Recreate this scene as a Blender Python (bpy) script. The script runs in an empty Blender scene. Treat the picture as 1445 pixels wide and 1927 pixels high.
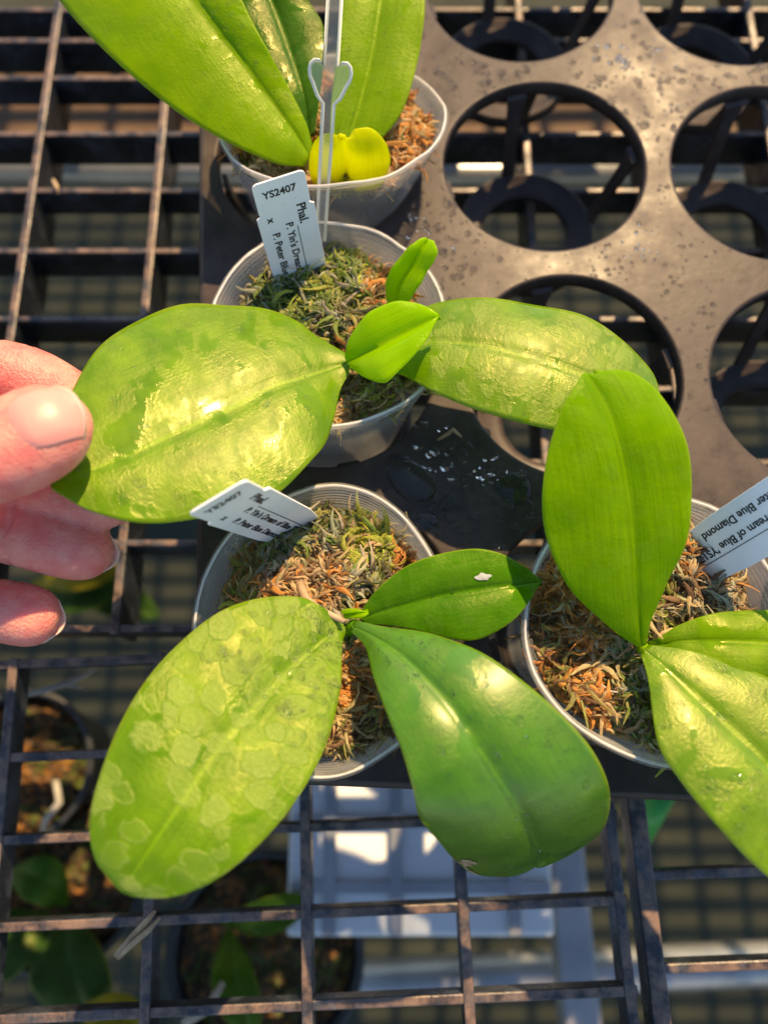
import bpy, bmesh, math, random
import numpy as np
from mathutils import Vector, Matrix, noise

random.seed(7); rng = np.random.default_rng(7)
scn = bpy.context.scene
col = scn.collection
R = math.radians

# ------------------------------------------------------------------ camera
FPX = 1447.0; W0, H0 = 1445.0, 1927.0
TH = R(74.2); CH = 0.217                     # looking 74 degrees down from 0.217 m above the tray
sT, cT = math.sin(TH), math.cos(TH)
cam_d = bpy.data.cameras.new('camera'); cam = bpy.data.objects.new('camera', cam_d); col.objects.link(cam)
cam.location = (0, 0, CH); cam.rotation_euler = (math.pi/2 - TH, 0, 0)
cam_d.sensor_fit = 'HORIZONTAL'; cam_d.sensor_width = 36; cam_d.lens = 36 * FPX / W0
cam_d.clip_start = 0.005; cam_d.clip_end = 100
cam_d.dof.use_dof = True; cam_d.dof.focus_distance = 0.203; cam_d.dof.aperture_fstop = 8.5
scn.camera = cam
# ------------------------------------------------------------------ sky, sun, exposure
SUN_EL, SUN_AZ = R(49), R(24)                # ahead of the camera, a little to the right
w = bpy.data.worlds.new('World'); scn.world = w; w.use_nodes = True
nt = w.node_tree; bg = nt.nodes['Background']; sky = nt.nodes.new('ShaderNodeTexSky')
sky.sky_type = 'NISHITA'; sky.sun_disc = False; sky.sun_elevation = SUN_EL; sky.sun_rotation = SUN_AZ
sky.air_density = 1.0; sky.dust_density = 0.3
nt.links.new(sky.outputs[0], bg.inputs[0]); bg.inputs[1].default_value = 0.115
sd = bpy.data.lights.new('sun', 'SUN'); sd.energy = 4.8; sd.angle = R(0.7); sd.color = (1.0, 0.69, 0.36)
so = bpy.data.objects.new('sun', sd); col.objects.link(so)
S = Vector((math.sin(SUN_AZ)*math.cos(SUN_EL), math.cos(SUN_AZ)*math.cos(SUN_EL), math.sin(SUN_EL)))
so.rotation_euler = (-S).to_track_quat('-Z', 'Y').to_euler(); so.location = S * 3
vs = scn.view_settings; vs.view_transform = 'Standard'; vs.look = 'None'; vs.gamma = 1; vs.use_curve_mapping = False
vs.exposure = 0.80

def at(px, py, z=0.0):
    """point at height z (m above the tray) seen at photograph pixel px, py"""
    x = (px - W0/2)/FPX; u = (H0/2 - py)/FPX
    X, Y, Z = x, cT + u*sT, -sT + u*cT
    t = (z - CH)/Z
    return Vector((X*t, Y*t, z))

# ------------------------------------------------------------------ helpers
def mesh_obj(name, verts, faces, mat=None, parent=None, smooth=True):
    me = bpy.data.meshes.new(name)
    me.from_pydata([tuple(v) for v in verts], [], [tuple(f) for f in faces]); me.update()
    if smooth: me.polygons.foreach_set('use_smooth', [True]*len(me.polygons))
    if mat: me.materials.append(mat)
    o = bpy.data.objects.new(name, me); col.objects.link(o)
    if parent: o.parent = parent
    return o
def empty(name, loc=(0,0,0), label=None, cat=None, group=None):
    o = bpy.data.objects.new(name, None); o.empty_display_size = .01; col.objects.link(o); o.location = loc
    return tag(o, label, cat, group)
def tag(o, label=None, cat=None, group=None, kind=None):
    if label: o['label'] = label
    if cat: o['category'] = cat
    if group: o['group'] = group
    if kind: o['kind'] = kind
    return o
def adopt(o, parent):
    """parent while keeping the world place (the parent is an unrotated Empty)"""
    o.parent = parent; o.matrix_parent_inverse = Matrix.Translation(-parent.location); return o
class MB:
    def __init__(s): s.v = []; s.f = []
    def add(s, v, f):
        n = len(s.v); s.v += [tuple(a) for a in v]; s.f += [tuple(i+n for i in q) for q in f]
    def box(s, x0, x1, y0, y1, z0, z1):
        s.add([(x0,y0,z0),(x1,y0,z0),(x1,y1,z0),(x0,y1,z0),(x0,y0,z1),(x1,y0,z1),(x1,y1,z1),(x0,y1,z1)],
              [(3,2,1,0),(4,5,6,7),(0,1,5,4),(1,2,6,5),(2,3,7,6),(3,0,4,7)])
    def tube(s, pts, rad, n=10, cap=True, sq=1.0):
        pts = [Vector(p) for p in pts]; m = len(pts); base = len(s.v)
        if not hasattr(rad, '__len__'): rad = [rad]*m
        up = Vector((0,0,1)); fr = None
        for i, p in enumerate(pts):
            d = (pts[min(i+1,m-1)] - pts[max(i-1,0)]).normalized()
            a = up.cross(d) if fr is None else fr - d*fr.dot(d)
            if a.length < 1e-5: a = Vector((1,0,0))
            a.normalize(); fr = a; b = d.cross(a)
            for k in range(n):
                t = 2*math.pi*k/n
                s.v.append(tuple(p + a*math.cos(t)*rad[i] + b*math.sin(t)*rad[i]*sq))
        for i in range(m-1):
            for k in range(n):
                k2 = (k+1) % n
                s.f.append((base+i*n+k, base+i*n+k2, base+(i+1)*n+k2, base+(i+1)*n+k))
        if cap:
            s.f.append(tuple(base+k for k in reversed(range(n)))); s.f.append(tuple(base+(m-1)*n+k for k in range(n)))
    def build(s, name, mat, parent=None, smooth=True): return mesh_obj(name, s.v, s.f, mat, parent, smooth)
def bevel(o, wdt, seg=2, ang=0.6):
    m = o.modifiers.new('bevel', 'BEVEL'); m.width = wdt; m.segments = seg; m.limit_method = 'ANGLE'; m.angle_limit = ang
    return o
def crom(P, t):
    """Catmull-Rom through rows of P at parameter t in 0..n-1"""
    P = np.asarray(P, float); n = len(P); t = np.asarray(t, float)
    i = np.clip(np.floor(t).astype(int), 0, n-2); f = (t - i)[:, None]
    p0 = np.where((i > 0)[:, None], P[np.maximum(i-1, 0)], 2*P[i]-P[i+1]); p1 = P[i]; p2 = P[i+1]
    p3 = np.where((i+2 < n)[:, None], P[np.minimum(i+2, n-1)], 2*P[i+1]-P[i])
    return .5*((2*p1)+(-p0+p2)*f+(2*p0-5*p1+4*p2-p3)*f**2+(-p0+3*p1-3*p2+p3)*f**3)
def apply_mods(o):
    dg = bpy.context.evaluated_depsgraph_get(); me = bpy.data.meshes.new_from_object(o.evaluated_get(dg))
    o.modifiers.clear(); o.data = me; return o

# ------------------------------------------------------------------ materials
class NT:
    def __init__(s, name):
        s.m = bpy.data.materials.new(name); s.m.use_nodes = True; s.t = s.m.node_tree; s.n = s.t.nodes
        s.p = s.n['Principled BSDF']; s.out = s.n['Material Output']
    def node(s, ty, **kw):
        a = s.n.new(ty)
        for k, v in kw.items():
            if k.startswith('i_'): a.inputs[k[2:].replace('_', ' ')].default_value = v
            else: setattr(a, k, v)
        return a
    def link(s, a, b): s.t.links.new(a, b)
    def coord(s, kind='Object', scale=None):
        c = s.node('ShaderNodeTexCoord').outputs[kind]
        if scale is not None:
            mp = s.node('ShaderNodeMapping'); s.link(c, mp.inputs[0]); mp.inputs['Scale'].default_value = scale; return mp.outputs[0]
        return c
    def noise(s, vec, scale, detail=4, rough=.55, dist=0):
        a = s.node('ShaderNodeTexNoise'); s.link(vec, a.inputs['Vector'])
        a.inputs['Scale'].default_value = scale; a.inputs['Detail'].default_value = detail
        a.inputs['Roughness'].default_value = rough; a.inputs['Distortion'].default_value = dist; return a.outputs[0]
    def ramp(s, fac, stops, interp='LINEAR'):
        a = s.node('ShaderNodeValToRGB'); s.link(fac, a.inputs[0]); e = a.color_ramp.elements; a.color_ramp.interpolation = interp
        while len(e) < len(stops): e.new(.5)
        for q, (p, c) in zip(e, stops):
            q.position = p; q.color = (c, c, c, 1) if not hasattr(c, '__len__') else (*c, 1)
        return a.outputs[0]
    def mix(s, fac, a, b, blend='MIX'):
        m = s.node('ShaderNodeMix', data_type='RGBA', blend_type=blend)
        for i, v in ((0, fac), (6, a), (7, b)):
            if hasattr(v, 'is_output'): s.link(v, m.inputs[i])
            elif hasattr(v, '__len__'): m.inputs[i].default_value = (*v, 1)
            else: m.inputs[i].default_value = v
        return m.outputs[2]
    def math(s, op, a, b=0.0, clamp=False):
        m = s.node('ShaderNodeMath', operation=op, use_clamp=clamp)
        for i, v in ((0, a), (1, b)):
            if hasattr(v, 'is_output'): s.link(v, m.inputs[i])
            else: m.inputs[i].default_value = v
        return m.outputs[0]
    def bump(s, h, strength=.3, dist=.001, normal=None):
        b = s.node('ShaderNodeBump'); s.link(h, b.inputs['Height']); b.inputs['Strength'].default_value = strength
        b.inputs['Distance'].default_value = dist
        if normal is not None: s.link(normal, b.inputs['Normal'])
        return b.outputs[0]
    def set(s, **kw):
        for k, v in kw.items():
            i = s.p.inputs[k.replace('_', ' ')]
            if hasattr(v, 'is_output'): s.link(v, i)
            elif i.type == 'RGBA': i.default_value = (*v, 1)
            else: i.default_value = v
        return s

def plastic(name, base, dust, rough=.38, dustamt=(.42, .7), bumpd=.0004, topdust=0.0):
    q = NT(name); c = q.coord('Object'); g = q.node('ShaderNodeNewGeometry')
    n1 = q.noise(g.outputs['Position'], 60, 6, .6); n2 = q.noise(g.outputs['Position'], 420, 4, .6)
    m = q.ramp(n1, [(dustamt[0], 0.0), (dustamt[1], 1.0)])
    if topdust:
        sep = q.node('ShaderNodeSeparateXYZ'); q.link(g.outputs['True Normal'], sep.inputs[0])
        up = q.ramp(sep.outputs[2], [(.6, 0.0), (.9, 1.0)])
        m2 = q.math('MULTIPLY', up, q.ramp(q.noise(g.outputs['Position'], 150, 6, .7), [(.3, topdust), (.6, 1.0)]))
        m = q.math('MAXIMUM', q.math('MULTIPLY', m, .35), m2)
    colr = q.mix(m, base, dust); colr = q.mix(q.ramp(n2, [(.3, .0), (.8, .35)]), colr, tuple(x*.5 for x in base))
    rr = q.ramp(n1, [(.3, rough*.75), (.75, min(1, rough*1.5))])
    q.set(Specular_IOR_Level=.16, Base_Color=colr, Roughness=rr, Normal=q.bump(n2, .35, bumpd))
    return q.m
M = {}
M['tray'] = plastic('tray_plastic', (.044, .035, .032), (.092, .072, .062), .36, (.36, .70), .00012)
def grate_mat():
    q = NT('dusty_grating'); g = q.node('ShaderNodeNewGeometry'); P = g.outputs['Position']
    sep = q.node('ShaderNodeSeparateXYZ'); q.link(g.outputs['True Normal'], sep.inputs[0])
    up = q.ramp(sep.outputs[2], [(.55, 0.0), (.9, 1.0)])
    d = q.math('MULTIPLY', up, q.ramp(q.noise(P, 130, 6, .7), [(.40, .05), (.62, 1.0)]))
    lime = q.ramp(q.noise(P, 70, 7, .7, .6), [(.48, 0.0), (.72, 1.0)])
    c = q.mix(q.math('MULTIPLY', lime, .55), (.012, .016, .024), (.13, .16, .21))
    c = q.mix(d, c, (.21, .14, .10))
    q.set(Base_Color=c, Roughness=q.ramp(q.noise(P, 90, 5), [(.3, .18), (.7, .5)]), Normal=q.bump(q.noise(P, 500, 5, .7), .4, .0006))
    return q.m
M['grate'] = grate_mat()
def water_mat(name, clear=0.0):
    q = NT(name); q.set(Base_Color=(1, 1, 1), Roughness=.025, IOR=1.333, Transmission_Weight=1.0)
    if clear:
        tr = q.node('ShaderNodeBsdfTransparent'); mx = q.node('ShaderNodeMixShader'); mx.inputs[0].default_value = clear
        q.link(q.p.outputs[0], mx.inputs[1]); q.link(tr.outputs[0], mx.inputs[2]); q.link(mx.outputs[0], q.out.inputs[0])
    return q.m
M['water'] = water_mat('water'); M['dew'] = water_mat('dew', .60); M['bead'] = water_mat('beads', .45)
def pot_mat():
    q = NT('cloudy_pot_plastic'); c = q.coord('Object'); g = q.node('ShaderNodeNewGeometry')
    n = q.noise(g.outputs['Position'], 45, 6, .65); n2 = q.noise(q.coord('UV', (3, 60, 1)), 6, 4, .6)
    colr = q.mix(q.ramp(n, [(.45, 0.0), (.75, .6)]), (.80, .79, .76), (.50, .44, .34))
    q.set(Base_Color=colr, Roughness=q.ramp(n2, [(.3, .18), (.7, .45)]), Normal=q.bump(n2, .25, .0006), Specular_IOR_Level=.6)
    tl = q.node('ShaderNodeBsdfTranslucent'); q.link(colr, tl.inputs[0])
    m1 = q.node('ShaderNodeMixShader'); m1.inputs[0].default_value = .45; q.link(q.p.outputs[0], m1.inputs[1]); q.link(tl.outputs[0], m1.inputs[2])
    tr = q.node('ShaderNodeBsdfTransparent'); tr.inputs[0].default_value = (.93, .94, .95, 1)
    m2 = q.node('ShaderNodeMixShader'); q.link(q.ramp(n, [(.3, .90), (.75, .66)]), m2.inputs[0])
    q.link(m1.outputs[0], m2.inputs[1]); q.link(tr.outputs[0], m2.inputs[2]); q.link(m2.outputs[0], q.out.inputs[0])
    return q.m
M['pot'] = pot_mat()
def rim_highlight_mat():
    q = NT('pot_rim_highlight'); q.set(Base_Color=(.82, .80, .76), Roughness=.3)
    tr = q.node('ShaderNodeBsdfTransparent'); mx = q.node('ShaderNodeMixShader'); mx.inputs[0].default_value = .45
    q.link(q.p.outputs[0], mx.inputs[1]); q.link(tr.outputs[0], mx.inputs[2]); q.link(mx.outputs[0], q.out.inputs[0]); return q.m
M['rim'] = rim_highlight_mat()
def leaf_mat(name, g0, g1, trans, film=0.0, film_scale=1.0, wet=.5, gloss=.33, tw=.34, seed=0.0, cells=0.0, spec=.28, coat=0.0, vn=.22):
    """g0/g1 greens, trans colour of light through the blade, film = chalky dried-water patches, wet = share of glassy wet patches"""
    q = NT(name); uv = q.coord('UV'); mp = q.node('ShaderNodeMapping'); q.link(uv, mp.inputs[0]); mp.inputs['Location'].default_value = (seed, seed*1.7, 0)
    v = mp.outputs[0]                                     # UV in centimetres: x across, y along
    big = q.noise(v, .9, 4, .55); fine = q.noise(v, 9, 5, .65)
    st = q.node('ShaderNodeMapping'); q.link(v, st.inputs[0]); st.inputs['Scale'].default_value = (20, .5, 1)
    vein = q.noise(st.outputs[0], 1.0, 3, .5)
    sc = q.node('ShaderNodeMapping'); q.link(v, sc.inputs[0]); sc.inputs['Scale'].default_value = (7, 7, 1)
    speck = q.noise(sc.outputs[0], 3.0, 2, .5)
    c = q.mix(q.ramp(big, [(.35, 0.0), (.68, 1.0)]), g0, g1)
    c = q.mix(q.ramp(vein, [(.35, vn), (.6, 0.0)]), c, tuple(x*.5 for x in g0))
    c = q.mix(q.ramp(speck, [(.60, 0.0), (.72, .25)]), c, tuple(min(1, x*1.8) for x in g1))
    # midrib line
    at_ = q.node('ShaderNodeAttribute', attribute_name='across'); au = q.math('ABSOLUTE', at_.outputs['Fac'])
    thin_strip = q.ramp(au, [(.0, .55), (.035, .0)])
    c = q.mix(thin_strip, c, tuple(min(1, x*1.5) for x in g1))
    edge = q.ramp(au, [(.955, .0), (1.0, .6)]); c = q.mix(edge, c, (.34, .42, .02))
    rough = q.ramp(q.noise(v, 1.3, 5, .65), [(.34, gloss*.62), (.5, gloss), (.66, gloss*1.6)])
    hgt = q.math('ADD', q.math('ADD', q.math('MULTIPLY', fine, .34), q.math('MULTIPLY', vein, .12)), q.math('MULTIPLY', q.noise(v, 2.2, 3, .5), .30))
    if film:
        wr = q.node('ShaderNodeVectorMath', operation='ADD'); q.link(v, wr.inputs[0])
        wn = q.node('ShaderNodeTexNoise', noise_dimensions='3D'); q.link(v, wn.inputs['Vector']); wn.inputs['Scale'].default_value = 3.5; wn.inputs['Detail'].default_value = 5
        sc2 = q.node('ShaderNodeVectorMath', operation='SCALE'); q.link(wn.outputs['Color'], sc2.inputs[0]); sc2.inputs['Scale'].default_value = .26/film_scale
        wn2 = q.node('ShaderNodeTexNoise', noise_dimensions='3D'); q.link(v, wn2.inputs['Vector']); wn2.inputs['Scale'].default_value = .7; wn2.inputs['Detail'].default_value = 1
        sc3 = q.node('ShaderNodeVectorMath', operation='SCALE'); q.link(wn2.outputs['Color'], sc3.inputs[0]); sc3.inputs['Scale'].default_value = .6
        ad = q.node('ShaderNodeVectorMath', operation='ADD'); q.link(sc2.outputs[0], ad.inputs[0]); q.link(sc3.outputs[0], ad.inputs[1])
        q.link(ad.outputs[0], wr.inputs[1])
        vo = q.node('ShaderNodeTexVoronoi', feature='DISTANCE_TO_EDGE'); vc = q.node('ShaderNodeTexVoronoi', feature='F1')
        for a in (vo, vc):
            q.link(wr.outputs[0], a.inputs['Vector']); a.inputs['Scale'].default_value = 1.7*film_scale; a.inputs['Randomness'].default_value = 1.0
        sepc = q.node('ShaderNodeSeparateColor'); q.link(vc.outputs['Color'], sepc.inputs[0])
        rnd = q.ramp(sepc.outputs[0], [(.0, .15), (.4, .45), (.85, 1.0)])
        dst = q.math('ADD', vc.outputs['Distance'], q.math('MULTIPLY', sepc.outputs[1], .16))
        gap = q.ramp(vo.outputs['Distance'], [(.012, 0.0), (.045, 1.0)])
        inside = q.math('MULTIPLY', q.ramp(dst, [(.50, 1.0), (.66, 0.0)]), gap)
        ring = q.math('MAXIMUM', q.math('MULTIPLY', q.ramp(vo.outputs['Distance'], [(.02, 0.0), (.05, 1.0), (.09, .0)]), q.ramp(dst, [(.56, 1.0), (.62, 0.0)])), q.ramp(dst, [(.47, 0.0), (.56, 1.0), (.62, .0)]))
        area = q.ramp(q.noise(v, .55, 3, .5), [(.36, 0.0), (.5, 1.0)]) if not cells else q.ramp(q.noise(v, .45, 3, .5), [(.2, .7), (.4, 1.0)])
        f = q.math('MULTIPLY', q.math('MULTIPLY', q.math('MULTIPLY', inside, rnd), .75), area)
        f = q.math('MULTIPLY', q.math('ADD', f, q.math('MULTIPLY', q.math('MULTIPLY', ring, .40), area), True), film, True)
        f = q.math('MULTIPLY', q.math('MULTIPLY', f, q.ramp(fine, [(.28, .45), (.6, 1.0)])), q.ramp(q.noise(v, .8, 4, .6), [(.3, .6), (.55, 1.0)]))
        hgt = q.math('ADD', hgt, q.math('MULTIPLY', f, .5))
        c = q.mix(f, c, (.36, .47, .10))
        rough = q.mix(f, rough, (.55, .55, .55))
    if wet:
        wm = q.ramp(q.noise(v, .8, 3, .5, .5), [(.62-.22*wet, 0.0), (.71-.22*wet, 1.0)])
        rough = q.mix(wm, rough, (.09, .09, .09))
        if film: c = q.mix(q.math('MULTIPLY', wm, .8), c, q.mix(q.ramp(big, [(.35, 0.0), (.68, 1.0)]), g0, g1))
        hgt = q.mix(q.math('MULTIPLY', wm, .75), hgt, (.5, .5, .5))
    q.set(Base_Color=c, Roughness=rough, Normal=q.bump(hgt, .5, .0010), Specular_IOR_Level=spec, Specular_Tint=(1.0, .88, .42), Coat_Weight=coat, Coat_Roughness=.34)  # golden specular tint colours the glare like warm sunlight
    tl = q.node('ShaderNodeBsdfTranslucent')
    q.link(q.mix(q.ramp(vein, [(.35, .25), (.6, 0.0)]), trans, tuple(x*.6 for x in trans)), tl.inputs[0])
    mx = q.node('ShaderNodeMixShader'); mx.inputs[0].default_value = tw
    q.link(q.p.outputs[0], mx.inputs[1]); q.link(tl.outputs[0], mx.inputs[2]); q.link(mx.outputs[0], q.out.inputs[0])
    return q.m
YG = (.50, .80, .0)
def moss_mat():
    q = NT('sphagnum'); a = q.node('ShaderNodeAttribute', attribute_name='tint'); g = q.node('ShaderNodeNewGeometry')
    n = q.noise(g.outputs['Position'], 900, 3, .6)
    c = q.mix(q.ramp(n, [(.3, .4), (.7, 0.0)]), a.outputs['Color'], (.03, .025, .012))
    q.set(Base_Color=c, Roughness=.6, Normal=q.bump(n, .4, .0006))
    tl = q.node('ShaderNodeBsdfTranslucent'); q.link(a.outputs['Color'], tl.inputs[0])
    mx = q.node('ShaderNodeMixShader'); mx.inputs[0].default_value = .42
    q.link(q.p.outputs[0], mx.inputs[1]); q.link(tl.outputs[0], mx.inputs[2]); q.link(mx.outputs[0], q.out.inputs[0]); return q.m
M['moss'] = moss_mat()
def simple(name, c0, c1, rough=.5, scale=60, bumps=.3, dist=.0006, **kw):
    q = NT(name); g = q.node('ShaderNodeNewGeometry'); n = q.noise(g.outputs['Position'], scale, 6, .6)
    q.set(Base_Color=q.mix(q.ramp(n, [(.35, 0.0), (.7, 1.0)]), c0, c1), Roughness=rough, Normal=q.bump(n, bumps, dist), **kw); return q.m
M['tag'] = simple('white_tag_plastic', (.86, .87, .88), (.90, .905, .91), .32, 200, .05)
M['ink'] = simple('black_ink', (.012, .012, .014), (.03, .03, .03), .5, 300)
M['clear'] = water_mat('clear_acrylic'); M['clear'].node_tree.nodes['Principled BSDF'].inputs['IOR'].default_value = 1.45
M['clear'].node_tree.nodes['Principled BSDF'].inputs['Roughness'].default_value = .04
def clear_mat():
    q = NT('clear_stake'); q.set(Base_Color=(.93, .95, .92), Roughness=.16, IOR=1.46, Transmission_Weight=.75)
    tr = q.node('ShaderNodeBsdfTransparent'); tr.inputs[0].default_value = (.93, .95, .92, 1); mx = q.node('ShaderNodeMixShader'); mx.inputs[0].default_value = .66
    q.link(q.p.outputs[0], mx.inputs[1]); q.link(tr.outputs[0], mx.inputs[2]); q.link(mx.outputs[0], q.out.inputs[0]); return q.m
M['clear'] = clear_mat()
M['clear_edge'] = simple('stake_edge', (.72, .76, .70), (.85, .87, .84), .2, 80, .05)
_t = M['clear_edge'].node_tree; _tr = _t.nodes.new('ShaderNodeBsdfTransparent'); _mx = _t.nodes.new('ShaderNodeMixShader'); _mx.inputs[0].default_value = .30
_t.links.new(_t.nodes['Principled BSDF'].outputs[0], _mx.inputs[1]); _t.links.new(_tr.outputs[0], _mx.inputs[2]); _t.links.new(_mx.outputs[0], _t.nodes['Material Output'].inputs[0])
M['flake'] = simple('grey_flake', (.42, .44, .38), (.58, .58, .52), .6, 300)
M['bud'] = simple('root_bud', (.36, .42, .02), (.52, .52, .04), .35, 250)
M['straw'] = simple('dry_straw', (.30, .20, .11), (.52, .38, .22), .7, 220, .5)
M['root'] = simple('grey_root', (.32, .31, .27), (.45, .43, .38), .6, 120)
M['steel'] = simple('galvanised_steel', (.30, .33, .36), (.44, .46, .48), .38, 40, .1, Metallic=.6)
M['wood'] = simple('weathered_wood', (.09, .05, .025), (.17, .10, .05), .75, 30, .4)
M['blackpot'] = simple('black_pot', (.015, .017, .02), (.05, .055, .06), .42, 50)
M['panel'] = simple('sky_tinted_sheet', (.80, .88, .95), (.86, .92, .96), .3, 12, .05)  # blue of the reflected sky is mixed into the base colour
M['ground'] = simple('mossy_concrete', (.012, .017, .008), (.032, .038, .022), .85, 9, .5, .01)
M['greenstake'] = simple('green_plastic', (.03, .36, .06), (.05, .45, .09), .35, 60)
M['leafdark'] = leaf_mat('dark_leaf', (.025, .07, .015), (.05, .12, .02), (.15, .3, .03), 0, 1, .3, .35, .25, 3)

# ================================================================== SETTING
g = MB(); g.add([(-3,-3,-.75),(3,-3,-.75),(3,4,-.75),(-3,4,-.75)], [(0,1,2,3)])
tag(g.build('ground', M['ground'], None, False), kind='structure')

# ------------------------------------------------------------------ bench grating panels
GZ = -.045
def grating(xs, ys, x0, x1, y0, y1, origin, yaw, label, hx=.0032, hy=.0032, frame=None, dy=.017):
    root = empty('bench_grating', (*origin, GZ), label, 'grating', 'black plastic grating panels of the bench')
    root.rotation_euler.z = yaw
    for i, x in enumerate(xs):
        wd = (.0016 if not frame else .0017) if x not in (frame or ()) else .0028
        m = MB(); m.box(x-wd, x+wd, y0, y1, -.021 if not frame else -.010, 0.0004)
        o = m.build('bar', M['grate'], root, False); bevel(o, .0007)
    cuts = [x0] + list(xs) + [x1]
    for y in ys:
        d = dy + random.uniform(-.003, .004)
        m = MB(); m.box(x0, x1, y-(.0015 if frame else .0012), y+(.0015 if frame else .0012), -(d if not frame else d*.4), -.0003)
        o = m.build('crossbar', M['grate'], root, False); bevel(o, .0006)
    return root
U = .001
grating([x*U for x in [-141.5+50*k for k in range(-10, 19)]], [y*U for y in [33,63,93,122,151,181,209,236.5,265,285]+[302+29*k for k in range(45)]], -.65, .80, .031, 1.62, (0, 0), 0.0, 'black plastic grating panel of the bench under the hand and tray, far side')
grating([x*U for x in [71-48.6*k for k in range(15)]], [y*U for y in [26,-4]+[-29-25*k for k in range(17)]], -.65, .0735, -.44, .028, (0, 0), .04, 'black plastic grating panel of the bench nearest the camera, below the front leaves', frame=(.071,))
grating([x*U for x in [80+48*k for k in range(14)]], [y*U for y in [12,-20]+[-47-26*k for k in range(16)]], .0775, .75, -.44, .028, (0, 0), .035, 'black plastic grating panel of the bench in the near right corner past the seam', frame=(.08,))

# ------------------------------------------------------------------ plant tray
TY = -.040; T0 = at(597, 292, 0); PX, PY = .0765, .0775
ex = Vector((math.cos(TY), math.sin(TY), 0)); ey = Vector((-.060, 1, 0)).normalized()   # the warm soft tray has racked a little out of square
holes = [(c, r) for c in range(4) for r in range(-2, 3)]      # row 0 holds the far plant; r grows away from the camera
HR = .0338
def hole_c(c, r): return Vector((T0.x, T0.y, 0)) + ex*PX*c + ey*PY*r
tray = empty('plant_tray', (T0.x, T0.y, 0), 'black plastic carry tray with round holes holding the orchid pots', 'tray')
m = MB(); NS = 64
def sag(p): return -.0010*math.sin(p.x*31+1)*math.cos(p.y*27) + .0001*math.sin(p.x*90)*math.sin(p.y*80+.7)
def put(p, z): return (p.x, p.y, z + sag(p))
xl, xr, yb, yt = -.0385, .0385, -.0445, .0385
for c, r in holes:
    C = hole_c(c, r)
    x0, x1 = -PX/2, PX/2; y0, y1 = -PY/2, PY/2
    if c == 0: x0 = -.0385
    if r == -2: y0 = -.0450
    rings = [[], [], [], [], [], [], []]
    for k in range(NS):
        a = 2*math.pi*(k+.5)/NS; d = Vector((math.cos(a), math.sin(a)))
        tx = (x1 if d.x > 0 else x0)/d.x if abs(d.x) > 1e-9 else 9; ty = (y1 if d.y > 0 else y0)/d.y if abs(d.y) > 1e-9 else 9
        q = d*min(tx, ty)
        if min(tx, ty) < HR+.002: q = d*(HR+.002)
        def P(rr): 
            return C + Vector((d.x, d.y, 0))*rr
        rings[0].append(put(C + ex*q.x + ey*q.y, 0))
        rings[1].append(put(P(HR+.0011), 0)); rings[2].append(put(P(HR+.0008), 0)); rings[3].append(put(P(HR+.0002), -.0002)); rings[4].append(put(P(HR), -.0008))
        rings[5].append(put(P(HR-.0003), -.0050)); rings[6].append(put(P(HR+.0009), -.0052))
    n = len(m.v)
    # square corners: snap the two samples either side of each corner
    for (cx, cy) in ((x0, y0), (x1, y0), (x1, y1), (x0, y1)):
        a = math.atan2(cy, cx) % (2*math.pi); k = int(a/(2*math.pi)*NS) % NS
        best = min(range(NS), key=lambda kk: abs(((2*math.pi*(kk+.5)/NS - a + math.pi) % (2*math.pi)) - math.pi))
        rings[0][best] = put(C + ex*cx + ey*cy, 0)
    for rg in rings: m.v += rg
    for j in range(6):
        for k in range(NS):
            k2 = (k+1) % NS
            m.f.append((n+j*NS+k, n+j*NS+k2, n+(j+1)*NS+k2, n+(j+1)*NS+k))
adopt(m.build('top_plate', M['tray']), tray)
tray.children[0].data.polygons.foreach_set('use_smooth', [True]*len(tray.children[0].data.polygons))
# skirt round the near and left edges
m = MB()
def skirt(a, b, out):
    K = 40; n = len(m.v)
    for i in range(K+1):
        p = a.lerp(b, i/K)
        for o_, z in ((0, 0.0), (.0012, -.0006), (.0018, -.002), (.0022, -.013), (.0006, -.013)):
            m.v.append(put(p + out*o_, z))
    for i in range(K):
        for j in range(4): m.f.append((n+i*5+j, n+i*5+j+1, n+(i+1)*5+j+1, n+(i+1)*5+j))
cL = Vector((T0.x, T0.y, 0)) - ex*.0385
pBL = cL + ey*(-2*PY - .045); pTL = cL + ey*(2.5*PY); pBR = pBL + ex*(3.5*PX+.0385)
skirt(pBL, pTL, -ex); skirt(pBL, pBR, -ey)
adopt(m.build('skirt', M['tray']), tray)
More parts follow.
